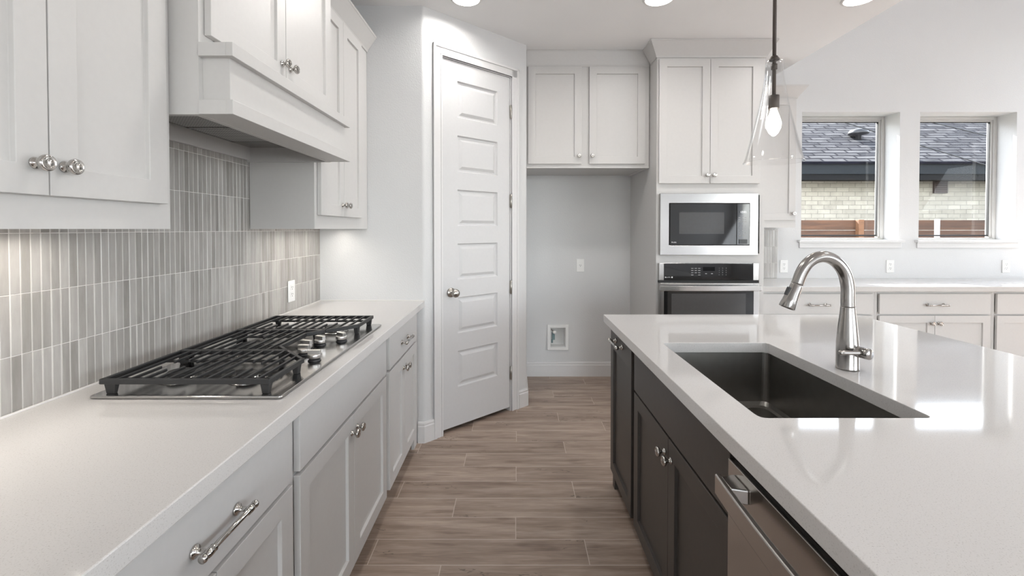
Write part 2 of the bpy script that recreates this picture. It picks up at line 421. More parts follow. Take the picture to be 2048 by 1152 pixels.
# pantry door
door = empty('door_1', (P0.x, P0.y, 0), math.atan2(UD.y, UD.x), label='white six-panel pantry door in the diagonal corner wall', kind='structure')
def panel_door(x0, x1, z0, z1, yf, th, px0, px1, tops, ph):
    mb = MB(); zs = [z0]; n = len(tops)
    tops = sorted(tops)
    def q(a, b, c, d): mb.add([a, b, c, d], [(0, 1, 2, 3)])
    def rect(xa, xb, za, zb, y=yf): q((xa, y, za), (xb, y, za), (xb, y, zb), (xa, y, zb))
    rect(x0, px0, z0, z1); rect(px1, x1, z0, z1)
    cur = z0
    for tp in tops:
        rect(px0, px1, cur, tp - ph); cur = tp
        rings = [(0, 0), (.008, .012), (.018, .012), (.038, .002)]
        for (i0, d0), (i1, d1) in zip(rings, rings[1:]):
            a = [(px0 + i0, yf + d0, tp - ph + i0), (px1 - i0, yf + d0, tp - ph + i0), (px1 - i0, yf + d0, tp - i0), (px0 + i0, yf + d0, tp - i0)]
            b = [(px0 + i1, yf + d1, tp - ph + i1), (px1 - i1, yf + d1, tp - ph + i1), (px1 - i1, yf + d1, tp - i1), (px0 + i1, yf + d1, tp - i1)]
            for e in range(4): q(a[e], a[(e + 1) % 4], b[(e + 1) % 4], b[e])
        i1 = .038; rect(px0 + i1, px1 - i1, tp - ph + i1, tp - i1, yf + .002)
    rect(px0, px1, cur, z1)
    for a, b in (((x0, z0), (x1, z0)), ((x1, z0), (x1, z1)), ((x1, z1), (x0, z1)), ((x0, z1), (x0, z0))):
        q((a[0], yf, a[1]), (b[0], yf, b[1]), (b[0], yf + th, b[1]), (a[0], yf + th, a[1]))
    rect(x0, x1, z0, z1, yf + th)
    return mb
slab = panel_door(DU0 + .002, DU1 - .002, .03, DZ - .003, .004, .035, DU0 + .124, DU1 - .118, [2.372 - .3665 * i for i in range(6)], .246).build('door_slab', 'door', door)
kb = MB().lathe([(.032, 0), (.032, .006), (.028, .010), (.013, .014), (.011, .036), (.018, .040), (.026, .048), (.0285, .058), (.026, .067), (.016, .074), (0, .076)], (DU0 + .068, .004, .945), (0, -1, 0), 28).build('door_knob', 'satin', door)
MB().box(DU0 + .0005, DU0 + .003, .006, .034, .915, .975).build('latch_plate', 'satin', door)
for z in (2.245, 1.581, .936, .290):
    hb = MB().lathe([(.0035, -.052), (.0065, -.050), (.0065, .050), (.0035, .052)], (DU1 + .006, -.006, z), (0, 0, 1), 12)
    hb.box(DU1 - .004, DU1 + .018, -.0026, .002, z - .048, z + .048); hb.build('hinge', 'satin', door)
CAS = .068
def casing():
    mb = MB()
    L, R, T = DU0 - .006, DU1 + .010, DZ + .006
    for k, (w0, w1, th) in enumerate(((0, CAS, .012), (0.0, .012, .016), (.05, CAS, .018))):
        e = .0005
        mb.box(L - w1, L - w0, -th, -e, 0, T + w1); mb.box(R + w0, R + w1, -th, -e, 0, T + w1); mb.box(L - w1, R + w1, -th, -e, T + w0, T + w1)
    return mb
casing().build('door_casing', 'trim', door, bevel=.002)
MB().box(DU0 - .0115, DU0 - .001, 0.0, .11, 0, DZ).box(DU1 + .001, DU1 + .0115, 0.0, .11, 0, DZ).box(DU0 - .0115, DU1 + .0115, 0, .11, DZ, DZ + .011).build('door_jamb', 'trim', door)

# windows
def window(name, W, label):
    x0, x1, z0, z1 = W; fy = WB + .168
    r = empty(name, ((x0 + x1) / 2, WB, z0), kind='structure', label=label)
    mb = MB()
    def ring(i0, i1, ya, yb, bot=None):
        b0 = i0; b1 = i1 if bot is None else bot
        mb.box(x0 + i0, x0 + i1, ya, yb, z0 + b0, z1 - i0); mb.box(x1 - i1, x1 - i0, ya, yb, z0 + b0, z1 - i0)
        mb.box(x0 + i1, x1 - i1, ya, yb, z1 - i1, z1 - i0); mb.box(x0 + i1, x1 - i1, ya, yb, z0 + b0, z0 + b1)
    ring(.001, .030, fy, WB + .239, .018); ring(.030, .048, fy + .012, WB + .22, .030)
    mb.build('window_frame', 'frame', r, world=True, bevel=.003)
    mb = MB(); ring(.048, .053, fy + .02, fy + .04, .034); mb.build('glazing_bead', 'black_gap', r, world=True)
    MB().box(x0 + .05, x1 - .05, fy + .028, fy + .032, z0 + .030, z1 - .05).build('pane', 'pane', r, world=True)
    MB().box(x0 - .035, x1 + .035, WB - .035, WB - .0005, z0 - .022, z0 + .002).box(x0 + .001, x1 - .001, WB - .0005, fy, z0 - .0, z0 + .002).build('window_sill', 'trim', r, world=True, bevel=.004)
    MB().box(x0 - .02, x1 + .02, WB - .014, WB - .0005, z0 - .072, z0 - .022).build('window_apron', 'trim', r, world=True, bevel=.004)
window('window_1', W1, 'tall back wall window nearer the oven tower')
window('window_2', W2, 'tall back wall window farther from the oven tower')

# ------------------------------------------------------------------ hardware
def knob_mb(x, y, z, k=1.0):
    prof = [(.0105, 0), (.0115, .0015), (.010, .004), (.006, .006), (.0055, .013), (.0075, .0145), (.0075, .0165), (.012, .018), (.0155, .021), (.0165, .0245), (.0150, .0285), (.0125, .030), (.0120, .0293), (.0095, .0315), (.009, .0308), (.005, .0325), (0, .033)]
    return MB().lathe([(r * k, h * k) for r, h in prof], (x, y, z), (0, -1, 0), 24)
def pull_mb(x, y, z, half=.064, vertical=False):
    mb = MB()
    for s in (-1, 1):
        c = (x + s * half, y, z)
        mb.lathe([(.0125, 0), (.0135, .002), (.012, .005), (.006, .007), (.0050, .024), (.0065, .0255), (.0065, .034), (.003, .0345)], c, (0, -1, 0), 20)
    yb = y - .030
    prof = []
    L = half + .022
    def P(t_, r): prof.append((r, t_))
    P(-L, .0001); P(-L, .0075); P(-L + .004, .0085); P(-L + .008, .0075); P(-L + .0085, .005); P(-L + .012, .005); P(-L + .0125, .0075); P(-L + .018, .0085); P(-half - .002, .0085)
    P(-half + .004, .0085); P(-half + .008, .0068); P(-half + .011, .0082); P(-half + .015, .0058)
    P(0, .0058)
    for r, t_ in list(prof)[::-1][1:]: prof.append((r, -t_))
    mb.lathe(prof, (x, yb, z), (1, 0, 0), 20)
    return mb
def shaker(x0, x1, z0, z1, yf=-.02, yb=-.001, st=.058, rec=.011, top=None):
    mb = MB(); top = top or st
    def q(*v): mb.add(v, [tuple(range(len(v)))])
    o = [(x0, z0), (x1, z0), (x1, z1), (x0, z1)]; i = [(x0 + st, z0 + st), (x1 - st, z0 + st), (x1 - st, z1 - top), (x0 + st, z1 - top)]
    i2 = [(a + (.0008 if a < (x0 + x1) / 2 else -.0008), b + (.0008 if b < (z0 + z1) / 2 else -.0008)) for a, b in i]
    for e in range(4):
        a, b = o[e], o[(e + 1) % 4]; c, d = i[(e + 1) % 4], i[e]
        q((a[0], yf, a[1]), (b[0], yf, b[1]), (c[0], yf, c[1]), (d[0], yf, d[1]))
        c2, d2 = i2[(e + 1) % 4], i2[e]
        q((d[0], yf, d[1]), (c[0], yf, c[1]), (c2[0], yf + rec, c2[1]), (d2[0], yf + rec, d2[1]))
        q((a[0], yf, a[1]), (a[0], yb, a[1]), (b[0], yb, b[1]), (b[0], yf, b[1]))
    q(*[(a, yf + rec, b) for a, b in i2]); q(*[(a, yb, b) for a, b in o][::-1])
    # weld shared corners
    return mb
def weld(o):
    bm = bmesh.new(); bm.from_mesh(o.data); bmesh.ops.remove_doubles(bm, verts=bm.verts, dist=1e-5)
    bmesh.ops.recalc_face_normals(bm, faces=bm.faces); bm.to_mesh(o.data); bm.free(); return o
weld(slab)
def add_door(parent, x0, x1, z0, z1, mat='cabinet', knob=None, st=.058, pull=None, top=None, name='door'):
    d = weld(shaker(x0, x1, z0, z1, st=st, top=top).build(name, mat, parent, bevel=.0012))
    if knob: knob_mb(knob[0], -.02, knob[1]).build('knob', 'nickel', d)
    if pull: pull_mb(pull[0], -.02, pull[1]).build('pull_handle', 'nickel', d)
    return d
def add_drawer(parent, x0, x1, z0, z1, mat='cabinet', pull=None, name='drawer'):
    d = MB().box(x0, x1, -.02, -.001, z0, z1).build(name, mat, parent, bevel=.0015)
    if pull: pull_mb(pull[0], -.02, pull[1]).build('pull_handle', 'nickel', d)
    return d
def carcass(parent, w_, d, z0, z1, mat='cabinet', rails=(), toe=True, stile=.02, top=False, mat_in=None, open_top=False, name='cabinet_body'):
    t_ = .016; mb = MB()
    for xa in (0, w_ - t_): mb.box(xa, xa + t_, .018, d, z0, z1)
    mb.box(t_, w_ - t_, .018, d, z0, z0 + t_); mb.box(t_, w_ - t_, d - t_, d, z0 + t_, z1)
    if top: mb.box(t_, w_ - t_, .018, d - t_, z1 - t_, z1)
    sl = stile if isinstance(stile, tuple) else (stile, stile)
    mb.box(0, sl[0], 0, .018, z0, z1); mb.box(w_ - sl[1], w_, 0, .018, z0, z1)
    for ra, rb in rails: mb.box(sl[0], w_ - sl[1], 0, .018, ra, rb)
    o = mb.build(name, mat, parent)
    if toe:
        MB().box(0, w_, .075, .090, 0, z0).box(0, t_, .09, d, 0, z0).box(w_ - t_, w_, .09, d, 0, z0).build('toe_kick', mat, parent)
    return o
ZB, ZT = .098, .872       # base cabinet box
def base_cabinet(loc, rz, w_, label, d0, d1, d=.60, mat='cabinet', drawer=True, pull=True, doors=2, group=None, fname='drawer', stile=(.022, .022), name='base_cabinet', ksplit=.028):
    r = empty(name, loc, rz, label=label, cat='cabinet', group=group)
    carcass(r, w_, d, ZB, ZT, mat, rails=[(ZB, .13), (.665, .705), (.845, ZT)], stile=(max(stile[0], .02), max(stile[1], .02)))
    add_drawer(r, d0, d1, .691, .854, mat, pull=((d0 + d1) / 2, .767) if pull else None, name=fname)
    c = (d0 + d1) / 2
    if doors == 2:
        add_door(r, d0, c - .0015, .106, .679, mat, knob=(c - ksplit, .618)); add_door(r, c + .0015, d1, .106, .679, mat, knob=(c + ksplit, .618))
    return r
# left run (facing +x): local x -> +y world
XF = -.62
base_cabinet((XF, 1.2245, 0), PI / 2, .898, 'white base cabinet with two doors and a wide false drawer front under the gas cooktop', .0215, .8705, group='white base cabinets of the left run', pull=False, fname='false_drawer_front')
base_cabinet((XF, .563, 0), PI / 2, .6605, 'nearest white base cabinet on the left run, long nickel pull on its top drawer', .022, .640, group='white base cabinets of the left run')
base_cabinet((XF, -.36, 0), PI / 2, .922, 'white base cabinet closest beside the camera on the left run', .022, .900, group='white base cabinets of the left run')
base_cabinet((XF, 2.1235, 0), PI / 2, .640, 'narrow white base cabinet at the far end of the left run beside the pantry wall', .0265, .6195, group='white base cabinets of the left run')
tag(MB().box(XF - .018, XF - .001, 2.7645, 2.8585, 0.0, .872).build('filler_strip', 'cabinet'), 'white filler board closing the gap between the left base cabinets and the pantry wall', 'filler board')
ct = MB().box(-1.2455, -.571, -.36, 2.859, .874, .914).build('countertop', 'quartz', bevel=.0025)
tag(ct, 'long white quartz countertop under the gas cooktop along the tiled wall', 'countertop')
tag(MB().box(-1.2375, -1.232, -.36, 2.858, .9145, .919).box(-1.237, -.58, 2.853, 2.8585, .9145, .918).build('caulk_line', 'caulk'), kind='structure')
bpy.data.objects['caulk_line'].name = 'trim_1'

# backsplash tiles on left wall and behind the right counter
def tile_field(axis, a0, a1, z0, z1, plane, out, excl=()):
    mb = MB(); B0 = 1.0993 if axis == 'y' else 1.0993 - 1.2395 - 4.153; g_ = .0009; th = .0052; bv = .0012
    ia = math.floor((a0 - B0) / TP) - 1
    while B0 + ia * TP < a1:
        A0, A1 = max(a0, B0 + ia * TP + g_), min(a1, B0 + (ia + 1) * TP - g_); ia += 1
        if A1 - A0 < .005: continue
        iz = -1
        while TZ + iz * TH < z1:
            Z0, Z1 = max(z0, TZ + iz * TH + g_), min(z1, TZ + (iz + 1) * TH - g_); iz += 1
            if Z1 - Z0 < .004: continue
            if any(A0 < e[1] and A1 > e[0] and Z0 < e[3] and Z1 > e[2] for e in excl): continue
            tilt = random.uniform(-.0005, .0005); b0 = .001
            def pt(a, h_, z):
                return (plane + out[0] * h_, a, z) if axis == 'y' else (a, plane + out[1] * h_, z)
            lo = [(A0, Z0), (A1, Z0), (A1, Z1), (A0, Z1)]; hi = [(A0 + bv, Z0 + bv), (A1 - bv, Z0 + bv), (A1 - bv, Z1 - bv), (A0 + bv, Z1 - bv)]
            hh = [th + tilt, th - tilt, th - tilt, th + tilt]
            vs = [pt(a, b0, z) for a, z in lo] + [pt(a, th - .0014, z) for a, z in lo] + [pt(a, hh[i_], z) for i_, (a, z) in enumerate(hi)]
            fs = [(0, 1, 5, 4), (1, 2, 6, 5), (2, 3, 7, 6), (3, 0, 4, 7), (4, 5, 9, 8), (5, 6, 10, 9), (6, 7, 11, 10), (7, 4, 8, 11), (8, 9, 10, 11)]
            mb.add(vs, fs)
    return mb
r = tag(MB().box(WL + .0005, WL + .0055, -.36, 2.8595, .9145, 1.735).build('trim_2', 'grout'), kind='structure')
tag(tile_field('y', -.36, 2.859, .915, 1.734, WL + .0015, (1, 0)).build('tile_face', 'tile', r))
r = tag(MB().box(1.905, 2.446, WB - .0055, WB - .0005, .9145, 1.372).build('trim_3', 'grout'), kind='structure')
tag(tile_field('x', 1.906, 2.446, .915, 1.371, WB - .0015, (0, -1)).build('tile_face', 'tile', r))

# ------------------------------------------------------------------ upper cabinets on the left
CROWN = [(0, 0), (.006, 0), (.010, .012), (.060, .085), (.064, .088), (.064, .100), (0, .100)]
UF = -.935
def upper_left(y0, y1, label, dx0, dx1, zt=2.50):
    r = empty('upper_cabinet', (UF, y0, 1.372), PI / 2, label=label, cat='cabinet')
    w_ = y1 - y0; d = .3095 - .0075
    mb = MB(); t_ = .018
    mb.box(0, t_, .018, d, 0, 1.128).box(w_ - t_, w_, .018, d, 0, 1.128).box(t_, w_ - t_, .018, d, .02, .038).box(t_, w_ - t_, .018, d, 1.10, 1.128)
    mb.box(0, w_, 0, .018, 0, .075).box(0, .04, 0, .018, .075, 1.10).box(dx1 - .02, w_, 0, .018, .075, 1.10).box(0, w_, 0, .018, 1.10, 1.128).box(t_, w_ - t_, d - .01, d, .038, 1.10)
    mb.build('cabinet_body', 'cabinet', r)
    c = (dx0 + dx1) / 2 
    add_door(r, dx0, c - .0015, .066, 1.108, knob=(c - .028, .126)); add_door(r, c + .0015, dx1, .066, 1.108, knob=(c + .028, .126))
    pf = [(a, b + 1.118) for a, b in CROWN]
    MB().sweep(pf, [((0, 0), (0, -1)), ((w_, 0), (0, -1))]).build('crown_molding', 'cabinet', r)
    ls = MB().box(.05, w_ - .05, .138 if y0 > 2 else .188, .162 if y0 > 2 else .212, .008, .0195).build('light_bar', 'led', r)
    L = area('under_cabinet_lamp', (0, 0, 0), (0, 0, -1), w_ - .12, .02, 1.2 if y0 > 2 else 1.7, (1, .93, .84), 160)
    L.parent = r; L.location = (w_ / 2, .150 if y0 > 2 else .200, .004); L.rotation_euler = (0, 0, 0)
    return r
upper_left(.50, 1.219, 'nearest tall white wall cabinet with two large nickel knobs left of the range hood', .083, .687)
upper_left(2.10, 2.857, 'white wall cabinet between the range hood and the pantry wall', .030, .610)

# ------------------------------------------------------------------ range hood with its cabinet
hd = empty('range_hood', (-.854, 1.2205, 1.683), 0, label='white wooden range hood with banded trim and mesh filters above the cooktop', cat='range hood')
def HB(): return MB()
y0, y1 = 1.2205, 2.0985
# cabinet box above
HB().box(-1.237, -.854, y0, y0 + .018, 1.683, CE - .11).box(-1.237, -.854, y1 - .018, y1, 1.683, CE - .11).box(-1.237, -.872, y0 + .018, y1 - .018, CE - .128, CE - .11)\
  .box(-.872, -.854, y0 + .018, y1 - .018, 1.683, 1.90).box(-1.237, -.872, y0 + .018, y1 - .018, 1.762, 1.775).box(-.872, -.854, y0 + .018, y0 + .06, 1.9, CE - .128).box(-.872, -.854, y1 - .06, y1 - .018, 1.9, CE - .128).box(-.872, -.854, y0 + .06, y1 - .06, 2.63, CE - .128)\
  .box(-1.2375, -1.222, y0 + .018, y1 - .018, 1.69, 1.762).build('hood_body', 'cabinet', hd, world=True)
HB().box(-.854, -.779, 1.236, 2.066, 1.684, 1.877).build('front_board', 'cabinet', hd, world=True, bevel=.001)
for za, zb_ in ((1.683, 1.722), (1.840, 1.877)):
    HB().box(-.779, -.760, 1.217, 2.085, za, zb_).box(-.854, -.779, 1.217, 1.236, za, zb_).box(-.854, -.779, 2.066, 2.085, za, zb_).build('trim_band', 'cabinet', hd, world=True, bevel=.001)
pf = [(a, b + CE - .11) for a, b in CROWN]
MB().sweep(pf, [((-1.237, y0), (0, -1)), ((-.854, y0), (1, -1)), ((-.854, y1), (1, 1)), ((-1.237, y1), (0, 1))]).build('crown_molding', 'cabinet', hd, world=True)
for ya, yb, kn in ((1.2425, 1.6485, 1.6485 - .028), (1.6515, 2.056, 1.6515 + .028)):
    d = shaker(ya, yb, 1.905, 2.64)
    d.v = [(-.854 - y_, x_, z_) for x_, y_, z_ in d.v]
    o = weld(d.build('door', 'cabinet', hd, world=True, bevel=.0012))
    k_ = knob_mb(kn, -.02, 1.966); k_.v = [(-.854 - y_, x_, z_) for x_, y_, z_ in k_.v]
    kk = k_.build('knob', 'nickel', None); kk.parent = o
    for v in kk.data.vertices: v.co -= Vector(hd.location)
# liner and filters
HB().box(-1.222, -.872, y0 + .018, y1 - .018, 1.748, 1.762).build('liner', 'steel', hd, world=True)
for ya, yb in ((1.375, 1.626), (1.632, 1.885)):
    f_ = HB().box(-1.178, -.93, ya, yb, 1.739, 1.7475).build('grease_filter', 'filter', hd, world=True)
    fr = HB()
    fr.box(-1.186, -1.178, ya - .002, yb + .002, 1.736, 1.7475).box(-.93, -.922, ya - .002, yb + .002, 1.736, 1.7475).box(-1.178, -.93, ya - .002, ya + .004, 1.736, 1.739).box(-1.178, -.93, yb - .004, yb + .002, 1.736, 1.739)
    fr.build('filter_frame', 'steel', f_).data.transform(Matrix.Translation(-Vector(hd.location)))
    HB().box(-.985, -.962, (ya + yb) / 2 - .045, (ya + yb) / 2 + .02, 1.735, 1.739).build('filter_latch', 'slot', f_).data.transform(Matrix.Translation(-Vector(hd.location)))

# ------------------------------------------------------------------ gas cooktop
ck = empty('gas_cooktop', (-.884, 1.6515, .9145), label='stainless gas cooktop with black iron grates on the left countertop', cat='cooktop')
cz = .9155
tray = MB().prism(rrect(-1.143, -.625, 1.195, 2.108, .008), cz, cz + .008)
tray.build('tray', 'steel', ck, world=True, bevel=.003, seg=3)
z1_ = cz + .0082
def burner(x, y, r):
    bo = MB().lathe([(r * 1.75, 0), (r * 1.75, .0015), (r * 1.55, .003), (r * 1.35, .0015), (r * 1.0, .0015), (r * .95, .012), (r * .6, .016)], (x, y, z1_), (0, 0, 1), 40).build('burner', 'steel', ck, world=True)
    c_ = MB().lathe([(r * .98, .0125), (r * 1.0, .014), (r * 1.0, .019), (r * .9, .0215), (0, .022)], (x, y, z1_), (0, 0, 1), 32).build('burner_cap', 'iron', bo)
    c_.data.transform(Matrix.Translation(-Vector(ck.location)))
BU = [(-1.005, 1.345, .036), (-.795, 1.33, .030), (-.985, 1.65, .050), (-1.005, 1.955, .030), (-.795, 1.965, .036)]
for q_ in BU: burner(*q_)
GT, GB = .966, .952
def grate(poly, bars, feet, mids):
    mb = MB()
    n = len(poly)
    for i in range(n):
        a, b = Vector(poly[i]), Vector(poly[(i + 1) % n]); d = (b - a).normalized() * .005
        mb.bar(a - d, b + d, .0105, .9515, GT)
    for x, ya, yb in bars: mb.bar((x, ya), (x, yb), .0062, GB + .005, GT - .0005)
    for xa, xb, y in mids: mb.bar((xa, y), (xb, y), .008, .946, .954)
    for x, y, sx, sy in feet: mb.add([(x - sx * .7, y - sy * .7, cz + .008), (x + sx * .7, y - sy * .7, cz + .008), (x + sx * .7, y + sy * .7, cz + .008), (x - sx * .7, y + sy * .7, cz + .008),
                                      (x - sx, y - sy, .953), (x + sx, y - sy, .953), (x + sx, y + sy, .953), (x - sx, y + sy, .953)], [(0, 3, 2, 1), (4, 5, 6, 7), (0, 1, 5, 4), (1, 2, 6, 5), (2, 3, 7, 6), (3, 0, 4, 7)])
    return mb.build('grate', 'iron', ck, world=True, bevel=.0018, seg=2)
XA, XB = -1.117, -.665
def split(x, ya, yb):
    segs = [(ya, yb)]
    for bx, by, br in BU:
        out = []
        for a, b in segs:
            if abs(x - bx) < .025 and a < by < b: out += [(a, by - .045), (by + .045, b)]
            elif abs(x - bx) < .047 and a < by < b and (int(x * 1000) % 2): out += [(a, by - .02), (by + .03, b)]
            else: out.append((a, b))
        segs = out
    return [(x, a, b) for a, b in segs]
near = [(XA, 1.209), (XB, 1.209), (XB, 1.40), (-.760, 1.495), (XA, 1.495)]
bars = []
for i in range(1, 13):
    x = XA + (XB - XA) * i / 13; yb = 1.495 if x < -.76 else 1.40 + (XB - x) / .095 * .095
    bars += split(x, 1.209, yb)
grate(near, bars, [(XA + .018, 1.218, .016, .008), (XB - .012, 1.219, .013, .010), (XA + .018, 1.485, .014, .008), (XB - .01, 1.385, .010, .014)], [(XA, -.74, 1.425), (XA, XB, 1.255)])
mid = [(XA, 1.503), (-.768, 1.503), (-.815, 1.553), (-.815, 1.747), (-.768, 1.799), (XA, 1.799)]
bars = []
for i in range(1, 9):
    x = XA + (XB - XA) * i / 13; bars += split(x, 1.503, 1.799)
grate(mid, bars, [(XA + .018, 1.512, .014, .008), (XA + .018, 1.79, .014, .008), (-.79, 1.52, .010, .010), (-.79, 1.782, .010, .010)], [(XA, -.815, 1.555), (XA, -.815, 1.745)])
far = [(XA, 1.807), (-.760, 1.807), (XB, 1.902), (XB, 2.093), (XA, 2.093)]
bars = []
for i in range(1, 13):
    x = XA + (XB - XA) * i / 13; ya = 1.807 if x < -.76 else 1.902 - (XB - x)
    bars += split(x, ya, 2.093)
grate(far, bars, [(XA + .018, 1.816, .014, .008), (XB - .012, 2.083, .013, .010), (XA + .018, 2.084, .014, .008), (XB - .01, 1.917, .010, .014)], [(XA, -.74, 1.877), (XA, XB, 2.047)])
for x, y, a in ((-.680, 1.520, 20), (-.748, 1.590, 10), (-.770, 1.655, 0), (-.748, 1.722, -10), (-.688, 1.780, -20)):
    kn = MB().lathe([(.0205, 0), (.0215, .002), (.017, .006), (.015, .010)], (x, y, z1_), (0, 0, 1), 28)
    sk = kn.build('control_knob', 'black_plastic', ck, world=True)
    kt = MB().lathe([(.0205, .010), (.0215, .0115), (.0215, .022), (.020, .0235), (0, .0237)], (0, 0, 0), (0, 0, 1), 32)
    kt.box(-.0075, .0075, -.0205, .0205, .023, .0365)
    R_ = Matrix.Translation((x - ck.location.x, y - ck.location.y, z1_ - ck.location.z)) @ Matrix.Rotation(math.radians(a + 75), 4, 'Z')
    o = kt.build('knob_top', 'knob_steel', sk, bevel=.0012); o.data.transform(R_)

# ------------------------------------------------------------------ fridge niche cabinet
nc = empty('upper_cabinet', (.100, 3.585, 1.856), 0, label='white two-door cabinet above the empty refrigerator niche, reaching the ceiling', cat='cabinet')
wN = .976; dN = .572
mb = MB(); hN = CE - .001 - 1.856
mb.box(0, wN, 0, .018, 0, .035).box(0, .02, 0, .018, .035, hN - .12).box(wN - .04, wN, 0, .018, .035, hN - .12).box(.42, .515, 0, .018, .035, hN - .12).box(0, wN, 0, .018, hN - .12, hN)
mb.box(0, .018, .018, dN, 0, hN).box(wN - .018, wN, .018, dN, 0, hN).box(.018, wN - .018, .018, dN, 0.012, .03).box(.018, wN - .018, dN - .01, dN, .03, hN).build('cabinet_body', 'cabinet', nc)
add_door(nc, .012, .438, .033, .802, knob=(.438 - .022, .093)); add_door(nc, .498, .940, .033, .802, knob=(.498 + .022, .093))
MB().sweep([(0, hN - .125), (.006, hN - .125), (.012, hN - .11), (.030, hN - .012), (.030, hN), (0, hN)], [((0, 0), (0, -1)), ((wN - .0, 0), (0, -1))]).build('crown_molding', 'cabinet', nc)
MB().box(0, wN, -.012, 0, -.0, .012).build('bottom_lip', 'cabinet', nc, bevel=.001)

# ------------------------------------------------------------------ oven tower
TX, TY, TW = 1.080, 3.405, .820
tw = empty('oven_tower_cabinet', (TX, TY, 0), 0, label='tall white cabinet tower holding the microwave and the wall oven', cat='cabinet')
TD = WB - .002 - TY
mb = MB(); mb.box(0, .018, .018, TD, 0, CE - .001).box(TW - .018, TW, .018, TD, 0, CE - .001).box(.018, TW - .018, TD - .01, TD, 0, CE - .001)
for za in (.34, 1.135, 1.655, CE - .03): mb.box(.018, TW - .018, .018, TD - .01, za, za + .016)
ff = [(0, .035, .1, CE - .001), (TW - .035, TW, .1, CE - .001)]
for a, b, c, d in ff: mb.box(a, b, 0, .018, c, d)
for c, d in ((.1, .13), (.36, .40), (1.105, 1.185), (1.63, 1.735), (2.64, CE - .001)): mb.box(.035, TW - .035, 0, .018, c, d)
mb.box(0, TW, .075, .09, 0, .1)
mb.build('cabinet_body', 'cabinet', tw)
add_door(tw, .014, .3965, 1.716, 2.650, knob=(.3965 - .022, 1.776)); add_door(tw, .3995, .775, 1.716, 2.650, knob=(.3995 + .026, 1.776))
add_drawer(tw, .014, .800, .12, .365, pull=(.41, .24))
pf = [(a, b + CE - .120) for a, b in [(0, 0), (.006, 0), (.010, .012), (.060, .103), (.064, .107), (.064, .119), (0, .119)]]
MB().sweep(pf, [((0, .148), (-1, 0)), ((0, 0), (-1, -1)), ((TW, 0), (1, -1)), ((TW, TD - .001), (1, 0))]).build('crown_molding', 'cabinet', tw)
# microwave
mw = empty('microwave', (1.47, 3.385, 1.173), 0, label='built-in microwave with a wide stainless surround and black glass door', cat='microwave')
x0, x1, z0, z1 = 1.100, 1.838, 1.175, 1.640; gx0, gx1, gz0, gz1 = 1.168, 1.774, 1.249, 1.566; yf = 3.372
mb = MB().box(x0, gx0, yf, TY - .001, z0, z1).box(gx1, x1, yf, TY - .001, z0, z1).box(gx0, gx1, yf, TY - .001, z0, gz0).box(gx0, gx1, yf, TY - .001, gz1, z1)
mb = MB()
po = [(x0, z0), (x1, z0), (x1, z1), (x0, z1)]; pi_ = [(gx0, gz0), (gx1, gz0), (gx1, gz1), (gx0, gz1)]
mb.prism(po, 0, .032, holes=[pi_]); mb.v = [(x, TY - .001 - z, y) for x, y, z in mb.v]
mb.build('surround_frame', 'steel', mw, world=True, bevel=.0025)
MB().box(gx0 + .03, gx1 - .03, TY - .0, TY + .38, gz0 - .04, gz1 + .04).build('oven_cavity', 'black_plastic', mw, world=True)
MB().box(gx0 + .001, gx1 - .001, yf + .006, yf + .03, gz0 + .001, gz1 - .001).build('rim', 'black_gap', mw, world=True)
MB().box(gx0 + .004, 1.672, yf - .006, yf + .0055, gz0 + .004, gz1 - .004).build('door', 'black_glass', mw, world=True, bevel=.002)
dw = MB().box(1.240, 1.578, yf - .0068, yf - .0062, 1.335, 1.497).build('door_window', 'window_glass_dark', mw, world=True)
MB().box(1.674, gx1 - .004, yf - .006, yf + .0055, gz0 + .004, gz1 - .004).build('control_panel', 'black_glass', mw, world=True, bevel=.002)
MB().box(1.690, 1.752, yf - .010, yf - .006, gz0 + .012, gz0 + .045).build('open_button', 'black_plastic', mw, world=True, bevel=.001)
def front(x, z, y): return lambda u, v: (x + u, y, z + v)
yt = yf - .0066
mb = MB(); text_mb(mb, '12:02', .021, front(1.722, 1.492, yt), align='CENTER'); mb.build('clock_display', 'digits', mw, world=True)
mb = MB(); text_mb(mb, 'Profile', .014, front(gx0 + .016, gz0 + .018, yt)); mb.build('brand_lettering', 'marking', mw, world=True)
mb = MB()
for i, rw in enumerate(('1 2 3', '4 5 6', '7 8 9', 'C 0 S')):
    for j, ch in enumerate(rw.split()): text_mb(mb, ch, .011, front(1.693 + .022 * j, 1.388 - .0155 * i, yt), align='CENTER')
mb.build('number_print', 'marking_dim', mw, world=True); mb = MB()
for i in range(3):
    for j in range(3): mb.box(1.686 + .024 * j, 1.686 + .024 * j + .014, yt, yt + .0004, 1.455 - .015 * i, 1.4585 - .015 * i)
mb.build('function_print', 'marking_dim', mw, world=True); mb = MB()
for j in range(2): mb.box(1.690 + .03 * j, 1.690 + .03 * j + .012, yt, yt + .0004, 1.318, 1.324)
mb.build('button_print', 'marking_dim', mw, world=True)
